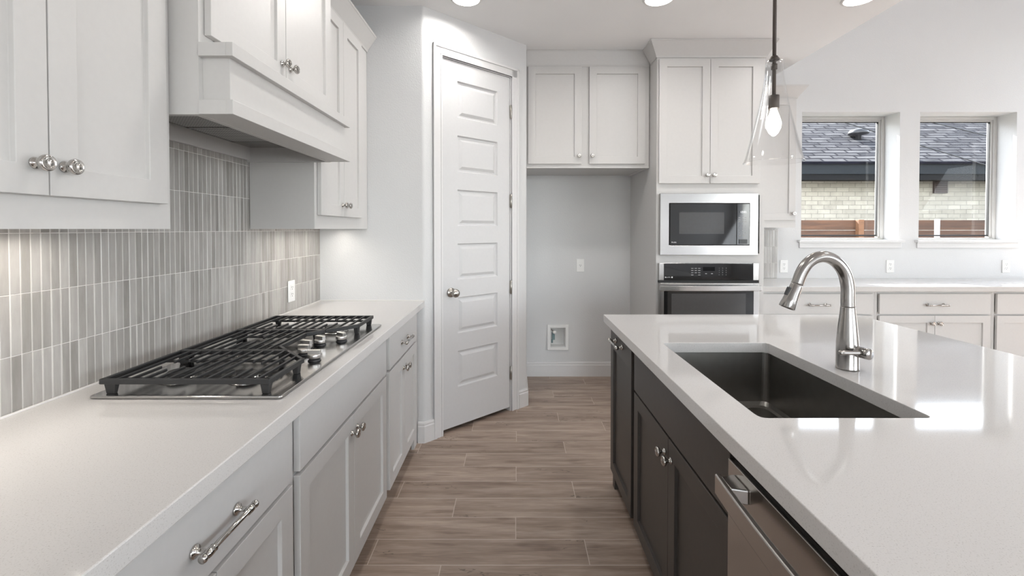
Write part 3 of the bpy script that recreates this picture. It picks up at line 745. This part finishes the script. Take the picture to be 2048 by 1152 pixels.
# wall oven
ov = empty('wall_oven', (1.47, 3.385, .40), 0, label='stainless wall oven with black glass control panel below the microwave', cat='oven')
x0, x1 = 1.094, 1.846; cx0, cx1 = 1.130, 1.804
MB().box(1.13, 1.81, TY + .0, TY + .55, .42, 1.09).build('oven_cavity', 'black_plastic', ov, world=True)
MB().box(x0, cx0, yf, TY - .001, .985, 1.114).box(cx1, x1, yf, TY - .001, .985, 1.114).box(cx0, cx1, yf + .012, TY - .001, .985, 1.114).build('panel_frame', 'steel', ov, world=True, bevel=.0015)
MB().box(cx0 + .001, cx1 - .001, yf - .001, yf + .0115, .987, 1.112).build('control_panel', 'black_glass', ov, world=True, bevel=.001)
MB().box(x0, x1, yf + .01, TY - .001, .966, .984).build('door_gap', 'black_gap', ov, world=True)
od = MB().box(x0, cx0, yf - .006, TY - .004, .42, .965).box(cx1, x1, yf - .006, TY - .004, .42, .965).box(cx0, cx1, yf - .006, TY - .004, .42, .455).box(cx0, cx1, yf - .006, TY - .004, .93, .965).build('oven_door', 'steel', ov, world=True, bevel=.0015)
def sub(mbx, name, mat, par, root, bevel=0):
    o = mbx.build(name, mat, par, bevel=bevel); o.data.transform(Matrix.Translation(-Vector(root.location))); return o
sub(MB().box(cx0, cx1, yf - .007, TY - .006, .455, .93), 'door_glass', 'black_glass', od, ov, .001)
sub(MB().box(1.185, 1.745, yf - .0078, yf - .0072, .52, .885), 'door_window', 'window_glass_dark', od, ov)
hp = [(x0 - .004 + (x1 - x0 + .008) * i / 16, yf - .036 - .014 * math.sin(PI * i / 16), 0) for i in range(17)]
mb = MB()
pl = [(x, y) for x, y, _ in hp] + [(x, y + .012) for x, y, _ in hp[::-1]]
mb.prism(pl, .909, .949); mb.box(x0 - .002, x0 + .03, yf - .036, yf - .007, .913, .945).box(x1 - .03, x1 + .002, yf - .036, yf - .007, .913, .945)
sub(mb, 'door_handle', 'steel', od, ov, .003)
yt = yf - .0018
mb = MB()
for i in range(3):
    for j, ch in enumerate(('123', '456', '789')[i]): text_mb(mb, ch, .011, front(1.546 + .026 * j, 1.073 - .0165 * i, yt), align='CENTER')
for j, ch in enumerate('C0S'): text_mb(mb, ch, .011, front(1.546 + .026 * j, 1.073 - .0165 * 3, yt), align='CENTER')
mb.build('number_print', 'marking_dim', ov, world=True); mb = MB()
for i in range(4):
    for j in range(3):
        if i == 3 and j == 1: continue
        mb.box(1.350 - .010 + .026 * j - .005, 1.350 + .026 * j + .002, yt, yt + .0004, 1.073 - .0165 * i, 1.077 - .0165 * i)
mb.build('function_print', 'marking_dim', ov, world=True); mb = MB()
for x in (1.448, 1.492): mb.box(x - .008, x + .006, yt, yt + .0004, 1.033, 1.038)
mb.build('button_print', 'marking_dim', ov, world=True)
MB().box(1.424, 1.513, yt, yt + .0006, 1.056, 1.086).build('display_window', 'soffit', ov, world=True)
mb = MB().lathe([(0, 0), (.0048, .0001), (.0048, .0006)], (1.142, yt + .0004, 1.008), (0, -1, 0), 16)
text_mb(mb, 'profile', .011, front(1.150, 1.005, yt)); mb.box(1.186, 1.196, yt, yt + .0004, 1.003, 1.013); mb.build('brand_lettering', 'marking', ov, world=True)

# ------------------------------------------------------------------ back run right of the tower
YF = 3.590
GB_ = 'white base cabinets under the windows'
for x0_, lab in ((1.956, 'white base cabinet under the windows, nearest to the oven tower'), (2.896, 'white base cabinet under the windows, middle one with two knobs visible'), (3.836, 'white base cabinet under the windows, at the right edge of the photo')):
    base_cabinet((x0_, YF, 0), 0, .939, lab, .026, .912, d=.565, group=GB_, name='base_cabinet', ksplit=.030)
tag(MB().box(1.9005, 1.9555, YF, YF + .018, 0, .872).build('filler_strip', 'cabinet'), 'narrow white filler board between the oven tower and the window-side base cabinets', 'filler board')
tag(MB().box(1.9015, 4.80, 3.545, WB - .0008, .874, .914).build('countertop', 'quartz', bevel=.0025), 'white quartz countertop running below the two windows', 'countertop')
uc = empty('upper_cabinet', (1.9015, 3.870, 1.384), 0, label='single-door white wall cabinet between the oven tower and the window', cat='cabinet')
wU = .528; dU = WB - .002 - 3.87; hU = 1.12
MB().box(0, wU, 0, .018, 0, .07).box(0, .03, 0, .018, .07, hU).box(wU - .03, wU, 0, .018, .07, hU).box(.03, wU - .03, 0, .018, hU - .03, hU).box(0, .018, .018, dU, 0, hU).box(wU - .018, wU, .018, dU, 0, hU)\
  .box(.018, wU - .018, .018, dU, .0, .018).box(.018, wU - .018, .018, dU, hU - .018, hU).box(.018, wU - .018, dU - .01, dU, .018, hU - .018).build('cabinet_body', 'cabinet', uc)
add_door(uc, .06, wU - .012, .063, hU - .012, knob=(wU - .012 - .024, .120))
MB().sweep([(a, b + hU - .01) for a, b in CROWN], [((.066, 0), (0, -1)), ((wU, 0), (1, -1)), ((wU, dU), (1, 0))]).build('crown_molding', 'cabinet', uc)

# ------------------------------------------------------------------ island
IX = .53
def island_cab(y_hi, w_, label): return empty('island_cabinet', (IX, y_hi, 0), -PI / 2, label=label, cat='cabinet')
r = island_cab(2.367, .451, 'tall dark pull-out cabinet front at the far end of the island with a bar pull')
carcass(r, .451, .60, ZB, ZT, 'dark', rails=[(ZB, .13), (.855, ZT)])
add_door(r, .018, .428, .106, .856, 'dark', top=.10, pull=(.205, .815))
MB().box(-.012, -.001, 0.0, .60, 0, .872).build('end_panel', 'dark', r)
MB().box(0, .03, .0, .02, 0, .098).build('corner_foot', 'dark', r)
r = island_cab(1.915, .868, 'wide dark sink base cabinet of the island with two doors and round knobs')
carcass(r, .868, .60, ZB, ZT, 'dark', rails=[(ZB, .13), (.665, .70), (.855, ZT)], stile=(.02, .02))
add_drawer(r, .022, .865, .689, .856, 'dark', name='false_drawer_front')
add_door(r, .022, .4425, .106, .680, 'dark', knob=(.4425 - .03, .620)); add_door(r, .4445, .865, .106, .680, 'dark', knob=(.4445 + .03, .620))
# dishwasher
dwr = empty('dishwasher', (IX, 1.043, 0), -PI / 2, label='stainless dishwasher with a towel-bar handle built into the island', cat='dishwasher')
MB().box(.006, .602, .012, .58, .10, .868).build('tub', 'black_plastic', dwr)
fr = MB().box(.005, .603, -.030, .011, .108, .838).build('door', 'steel_dw', dwr, bevel=.002)
MB().box(.005, .603, -.014, .011, .840, .852).build('control_strip', 'black_glass', dwr)
hb = MB()
pts = [(.035 + .54 * i / 20, -.075 - .010 * math.sin(PI * i / 20)) for i in range(21)]
hb.prism(pts + [(x, y + .013) for x, y in pts[::-1]], .772, .818)
for xa in (.055, .535): hb.prism([(xa - .012, -.066), (xa + .035, -.066), (xa + .045, -.030), (xa - .022, -.030)], .783, .815)
hb.build('door_handle', 'steel_dw', fr, bevel=.003)
MB().box(.365, .378, -.0308, -.0300, .808, .812).build('badge', 'slot', fr)
MB().box(.006, .602, .06, .07, 0, .10).build('toe_kick', 'black_plastic', dwr)
r = island_cab(.437, .90, 'dark island base cabinet nearest the camera beyond the dishwasher')
carcass(r, .90, .60, ZB, ZT, 'dark', rails=[(ZB, .13), (.665, .70), (.855, ZT)])
add_drawer(r, .022, .878, .689, .856, 'dark', pull=(.45, .77))
add_door(r, .022, .4485, .106, .680, 'dark', knob=(.42, .62)); add_door(r, .4515, .878, .106, .680, 'dark', knob=(.48, .62))
tag(MB().box(1.132, 1.50, -.46, 2.366, 0, .872).build('island_back_panel', 'dark'), 'dark back panel of the island under the countertop overhang', 'cabinet panel')
isl = MB().prism([(.48, -.50), (1.828, -.50), (1.828, 2.395), (.48, 2.395)], .874, .914, holes=[rrect(.597, 1.018, 1.080, 1.797, .018)])
o = isl.build('countertop', 'quartz', bevel=.002)
tag(o, 'white quartz island countertop with the undermount sink cutout', 'countertop')

# sink
sk = empty('sink', (.8075, 1.4385, .874), label='deep dark stainless undermount sink set into the island countertop', cat='sink')
sx0, sx1, sy0, sy1, sz = .588, 1.027, 1.071, 1.806, .655
def basin():
    mb = MB(); lv = [(0, .8735, .022), (.001, .80, .022), (.004, sz + .02, .024), (.012, sz + .006, .03), (.022, sz, .03)]
    rings = []
    for ins, z, r_ in lv: rings.append([(x, y, z) for x, y in rrect(sx0 + ins, sx1 - ins, sy0 + ins, sy1 - ins, r_, 5)])
    n = len(rings[0]); vs = [v for r_ in rings for v in r_]; fs = []
    for j in range(len(rings) - 1):
        for i in range(n): a, b = j * n + i, j * n + (i + 1) % n; fs.append((a, b, b + n, a + n))
    fs.append(tuple((len(rings) - 1) * n + i for i in range(n))); mb.add(vs, fs)
    fl = rrect(sx0 - .02, sx1 + .02, sy0 - .006, sy1 + .02, .02, 5)
    out = len(mb.v); mb.add([(x, y, .8735) for x, y in fl], [])
    mb.f += [(i, (i + 1) % n, out + (i + 1) % n, out + i) for i in range(n)]; mb.sm += [False] * n
    return mb
o = basin().build('basin', 'steel_dark', sk, world=True)
md = o.modifiers.new('solid', 'SOLIDIFY'); md.thickness = .0015; md.offset = 0
MB().lathe([(.055, 0), (.055, .002), (.046, .003), (.040, .0005), (0, .0005)], ((sx0 + sx1) / 2, (sy0 + sy1) / 2, sz + .001), (0, 0, 1), 32).build('drain', 'steel', sk, world=True)

# faucet
FX, FY = 1.093, 1.462
fc = empty('faucet', (FX, FY, .9145), label='brushed nickel pull-down faucet with a high arc beside the island sink', cat='faucet')
z0 = .9150
MB().lathe([(.0325, 0), (.0328, .003), (.0320, .006), (.0318, .055), (.0315, .085), (.0295, .110), (.0262, .145), (.0228, .175), (.0205, .200), (.0205, .203)], (FX, FY, z0), (0, 0, 1), 36).build('faucet_body', 'faucet', fc, world=True)
def catmull(P, n=8):
    P = [Vector(p) for p in P]; out = []
    for i in range(len(P) - 1):
        p0, p1, p2, p3 = P[max(i - 1, 0)], P[i], P[i + 1], P[min(i + 2, len(P) - 1)]
        for k in range(n):
            t_ = k / n; out.append(.5 * ((2 * p1) + (-p0 + p2) * t_ + (2 * p0 - 5 * p1 + 4 * p2 - p3) * t_ ** 2 + (-p0 + 3 * p1 - 3 * p2 + p3) * t_ ** 3))
    out.append(P[-1]); return out
def fpx(px, py): s_ = 896 / FY; return ((px - 1028) / s_, FY, H - (py - 458) / s_)
cl = [fpx(*q) for q in ((1697.5, 622), (1697.5, 600), (1697, 575), (1691.5, 550), (1681, 532), (1666, 519), (1648, 513.5), (1630, 517), (1615, 528), (1604, 545), (1595, 569))]
cl[0] = (FX, FY, z0 + .2035)
sp = catmull(cl, 6); n_ = len(sp)
MB().tube(sp, [.0200 - .0022 * i / n_ for i in range(n_)], 28).build('spout', 'faucet', fc, world=True)
a, b = Vector(fpx(1594.5, 570.5)), Vector(fpx(1575, 616)); ax = (b - a).normalized(); L = (b - a).length
hd_ = MB().lathe([(.0178, 0), (.0182, .002), (.0195, L * .35), (.0222, L * .62), (.0245, L - .002), (.0235, L), (.0200, L), (.0190, L - .006), (0, L - .006)], a, ax, 32).build('spray_head', 'faucet', fc, world=True)
side = Vector((-ax.z, 0, ax.x)); side = side if side.x < 0 else -side
bt_ = MB(); c = a + ax * L * .36 + side * .0185
ex = ax * .014; ey = Vector((0, 1, 0)) * .0085; en = side * .004
vv = [c + ex * sx_ + ey * sy_ + en * sz_ for sz_ in (-1, 1) for sx_, sy_ in ((-1, -1), (1, -1), (1, 1), (-1, 1))]
bt_.add(vv, [(0, 1, 2, 3), (4, 5, 6, 7), (0, 1, 5, 4), (1, 2, 6, 5), (2, 3, 7, 6), (3, 0, 4, 7)])
c2 = a + ax * L * .30 + Vector((0, -.0195, 0)) + side * .006
bt_.build('spray_button', 'black_plastic', hd_, bevel=.0015).data.transform(Matrix.Translation(-Vector(fc.location)))
h0 = Vector((FX + .004, FY - .008, z0 + .063)); hdv = Vector((.35, -.94, .0)).normalized()
MB().lathe([(.0178, 0), (.0178, .030), (.0166, .031), (.0166, .033), (.0178, .034), (.0178, .057), (.0165, .059), (0, .0592)], h0, hdv, 32).build('handle_hub', 'faucet', fc, world=True)
l0 = h0 + hdv * .046 + Vector((-.006, 0, .002)); l1 = Vector((1.026, 1.402, .983))
MB().tube([l0, l0.lerp(l1, .3), l0.lerp(l1, .7), l1, l1 + (l1 - l0).normalized() * .006], [.0085, .0062, .0070, .0085, .005], 18).build('lever', 'faucet', fc, world=True)

# ------------------------------------------------------------------ pendant
PX, PY = 1.097, 1.90
pd = empty('pendant_light', (PX, PY, 1.654), label='clear glass cone pendant lamp with a glowing bulb above the island', cat='pendant lamp')
MB().lathe([(.06, CE - .025), (.062, CE - .02), (.062, CE - .001)], (PX, PY, 0), (0, 0, 1), 32).build('ceiling_canopy', 'bronze', pd, world=True)
MB().lathe([(.0075, 1.935), (.0075, CE - .025)], (PX, PY, 0), (0, 0, 1), 16).lathe([(.012, 2.045), (.012, 2.066)], (PX, PY, 0), (0, 0, 1), 20).lathe([(.020, 2.083), (.020, 2.088), (.012, 2.10)], (PX, PY, 0), (0, 0, 1), 24).build('stem', 'bronze', pd, world=True)
MB().lathe([(.019, 1.880), (.0205, 1.882), (.0205, 1.934), (.012, 1.937)], (PX, PY, 0), (0, 0, 1), 24).build('socket', 'bronze', pd, world=True)
shp = [(.019, 2.0835), (.028, 2.082), (.0325, 2.075), (.0335, 2.06), (.036, 2.02), (.044, 1.96), (.055, 1.90), (.068, 1.84), (.082, 1.78), (.096, 1.72), (.107, 1.675), (.114, 1.657), (.1165, 1.654)]
shp2 = [(r_ - .003, z_ - .0005) for r_, z_ in shp[::-1]]
o = MB().lathe(shp + shp2[:-1], (PX, PY, 0), (0, 0, 1), 64); o.f = o.f[:-2]; o.sm = o.sm[:-2]
o.build('glass_shade', 'shade', pd, world=True)
MB().lathe([(.012, 1.880), (.0135, 1.868), (.022, 1.845), (.0285, 1.82), (.0275, 1.80), (.018, 1.778), (.006, 1.766), (0, 1.764)], (PX, PY, 0), (0, 0, 1), 28).build('bulb', 'bulb', pd, world=True)

# ------------------------------------------------------------------ ceiling downlights
DL = [(-.294, 2.77, 'left of the three far recessed ceiling lights, above the left aisle'), (.89, 2.77, 'middle of the three far recessed ceiling lights'), (2.12, 2.77, 'right of the three far recessed ceiling lights, near the ceiling edge'),
      (-.294, 1.62, None), (2.12, 1.3, None), (.89, -.2, None), (2.12, -.2, None), (.9, -2.6, None)]  # unseen lights: first follows the hood highlight, rest added for brightness
for i, (x, y, lab) in enumerate(DL):
    r = empty('ceiling_light', (x, y, CE), label=lab or 'unseen recessed ceiling light beyond the frame', cat='ceiling light', group='recessed ceiling lights' if lab else 'unseen ceiling lights beyond the frame')
    MB().lathe([(.083, -.006), (.086, -.007), (.098, -.003), (.099, -.0005), (.083, -.0005), (.083, -.006)], (0, 0, 0), (0, 0, 1), 48, cap=False).build('trim_ring', 'plastic', r)
    MB().lathe([(.0825, -.0055), (.0825, -.001)], (0, 0, 0), (0, 0, 1), 48).build('lens', 'lens', r)
    L = bpy.data.lights.new('downlight_lamp', 'AREA'); L.shape = 'DISK'; L.size = .15; L.energy = 5.2 if y > 1 else 3.0; L.color = (1, .965, .93); L.spread = math.radians(165)
    lo = bpy.data.objects.new('downlight_lamp', L); C.objects.link(lo); lo.location = (x, y, CE - .009)

# ------------------------------------------------------------------ outlets and water box
def outlet(loc, rz, label, duplex=True):
    r = empty('outlet', loc, rz, label=label, cat='outlet', group='white wall outlets')
    MB().box(-.036, .036, -.006, -.0005, -.0585, .0585).build('cover_plate', 'plastic', r, bevel=.002)
    zs = (.019, -.019) if duplex else (0,)
    for z in zs:
        f_ = MB().prism(rrect(-.0165, .0165, -.0145, .0145, .008, 4), .0062, .0078); f_.v = [(x, -zz, yy + z) for x, yy, zz in f_.v]
        f_ = f_.build('socket_face', 'plastic', r)
        MB().box(-.0075, -.0050, -.0083, -.0078, z - .001, z + .008).box(.0050, .0075, -.0083, -.0078, z - .001, z + .007).lathe([(.0028, 0), (.0028, .0005)], (0, -.0078, z - .008), (0, -1, 0), 10).build('slots', 'slot', f_)
outlet((WL + .0082, 2.48, 1.028), PI / 2, 'white outlet on the grey tile backsplash beyond the cooktop')
outlet((.616, WB - .0005, 1.034), 0, 'white single outlet on the wall of the refrigerator niche', False)
outlet((2.507, WB - .0005, 1.025), 0, 'white outlet beside the tile edge, left of the windows')
outlet((3.494, WB - .0005, 1.025), 0, 'white outlet on the wall below the first window')
outlet((4.57, WB - .0005, 1.025), 0, 'white outlet on the wall below the second window')
wb = empty('water_supply_box', (.408, WB, .364), label='white recessed water supply box with a valve low on the niche wall', cat='valve box')
# box is surface mounted frame with shallow basin
mb = MB().prism([(-.098, -.118), (.098, -.118), (.098, .118), (-.098, .118)], .0005, .016, holes=[[(-.070, -.090), (.070, -.090), (.070, .090), (-.070, .090)]])
mb.v = [(x, -z, y) for x, y, z in mb.v]; mb.build('frame', 'plastic', wb, bevel=.002)
MB().box(-.0695, .0695, .085, .088, -.0895, .0895).box(-.0695, -.067, .0, .085, -.0895, .0895).box(.067, .0695, 0, .085, -.0895, .0895).box(-.067, .067, 0, .085, .087, .0895).box(-.067, .067, 0, .085, -.0895, -.087).build('recessed_box', 'plastic', wb)
MB().lathe([(.010, .0), (.010, .070)], (-.038, .084, .02), (0, -1, 0), 14).box(-.050, -.026, .012, .050, -.028, .02).lathe([(.008, 0), (.008, .03)], (-.050, .03, -.03), (0, 0, -1), 12).build('valve_body', 'valve_blue', wb)
MB().lathe([(.016, 0), (.017, .003), (.016, .009), (.004, .010)], (-.030, .004, .046), (0, -1, 0), 20).build('valve_handle', 'plastic', wb)
MB().tube([(-.060, .03, .065), (-.045, .03, .055), (-.03, .025, .048), (-.030, .004, .046)], .005, 10).build('valve_stem', 'brass', wb)

# ------------------------------------------------------------------ outside
tag(MB().box(-10, 25, WB + .25, 30, -.30, -.25).build('yard_ground', 'ground'), kind='structure')
hs = empty('neighbor_house', (6, 8.5, -.25), label='cream brick house next door with a dark grey shingle roof', cat='house')
MB().box(-2, 16, 8.5, 8.8, -.25, 2.40).build('brick_wall', 'brick', hs, world=True)
MB().box(-2.5, 16.5, 8.02, 8.499, 2.275, 2.30).build('soffit_board', 'soffit', hs, world=True)
MB().box(-2.5, 16.5, 7.985, 8.02, 2.245, 2.345).build('lower_fascia', 'soffit', hs, world=True)
MB().box(-2.5, 16.5, 7.955, 8.02, 2.345, 2.53).build('fascia', 'fascia', hs, world=True)
mb = MB(); mb.add([(-2.6, 7.90, 2.52), (16.6, 7.90, 2.52), (16.6, 13, 5.58), (-2.6, 13, 5.58), (-2.6, 7.90, 2.555), (16.6, 7.90, 2.555), (16.6, 13, 5.615), (-2.6, 13, 5.615)],
              [(0, 1, 2, 3), (4, 5, 6, 7), (0, 1, 5, 4), (1, 2, 6, 5), (2, 3, 7, 6), (3, 0, 4, 7)]); mb.build('roof', 'shingle', hs, world=True)
mb = MB().box(7.93, 8.18, 8.46, 8.499, 2.045, 2.285)
for i in range(6): mb.add([(7.945, 8.45, 2.06 + i * .038), (8.165, 8.45, 2.06 + i * .038), (8.165, 8.46, 2.088 + i * .038), (7.945, 8.46, 2.088 + i * .038)], [(0, 1, 2, 3)])
mb.build('louver_vent', 'vent', hs, world=True)
# roof vent
rv = Vector((6.80, 8.88, 3.10))
MB().lathe([(.05, 0), (.05, .12), (.17, .14), (.175, .17), (.14, .225), (.06, .25), (0, .255)], rv, (0, 0, 1), 24).build('roof_vent', 'black_plastic', hs, world=True)
def cpx(px, py): return ((px - 1028) / 122.7, 7.3, H + (458 - py) / 122.7)  # dark tubes stand in for cable shadows lying on the roof
for P_, lab in (([(1500, 190), (1700, 250), (1836, 290.6), (1944, 323), (2080, 362)], 'lower thin dark line standing in for a cable shadow on the neighbouring roof'), ([(1500, 168), (1700, 210), (1865, 247), (1929, 262), (2080, 300)], 'upper thin dark line standing in for a cable shadow on the neighbouring roof')):
    tag(MB().tube(catmull([cpx(*q) for q in P_], 6), .009, 8).build('cable_shadow', 'black_plastic'), lab, 'cable shadow', 'cable shadow lines over the roof')
fn = empty('fence', (6.0, 6.5, -.25), label='brown stained horizontal board fence outside the windows', cat='fence')
bz = 1.50
for i in range(12):
    MB().box(1.0, 13, 6.5, 6.522, bz - .142, bz).build('fence_board', 'fence', fn, world=True, bevel=.003); bz -= .150
for x in (2.8, 4.95, 7.30 - .3, 9.4): MB().box(x, x + .075, 6.43, 6.499, -.25, 1.505).build('fence_post', 'fence_post', fn, world=True, bevel=.004)
pv = MB().lathe([(.028, -.25), (.028, 1.50), (.024, 1.505)], (5.76, 6.10, 0), (0, 0, 1), 20).build('vent_pipe', 'pipe')
tag(pv, 'white plastic pipe standing upright in front of the brown fence', 'pipe')
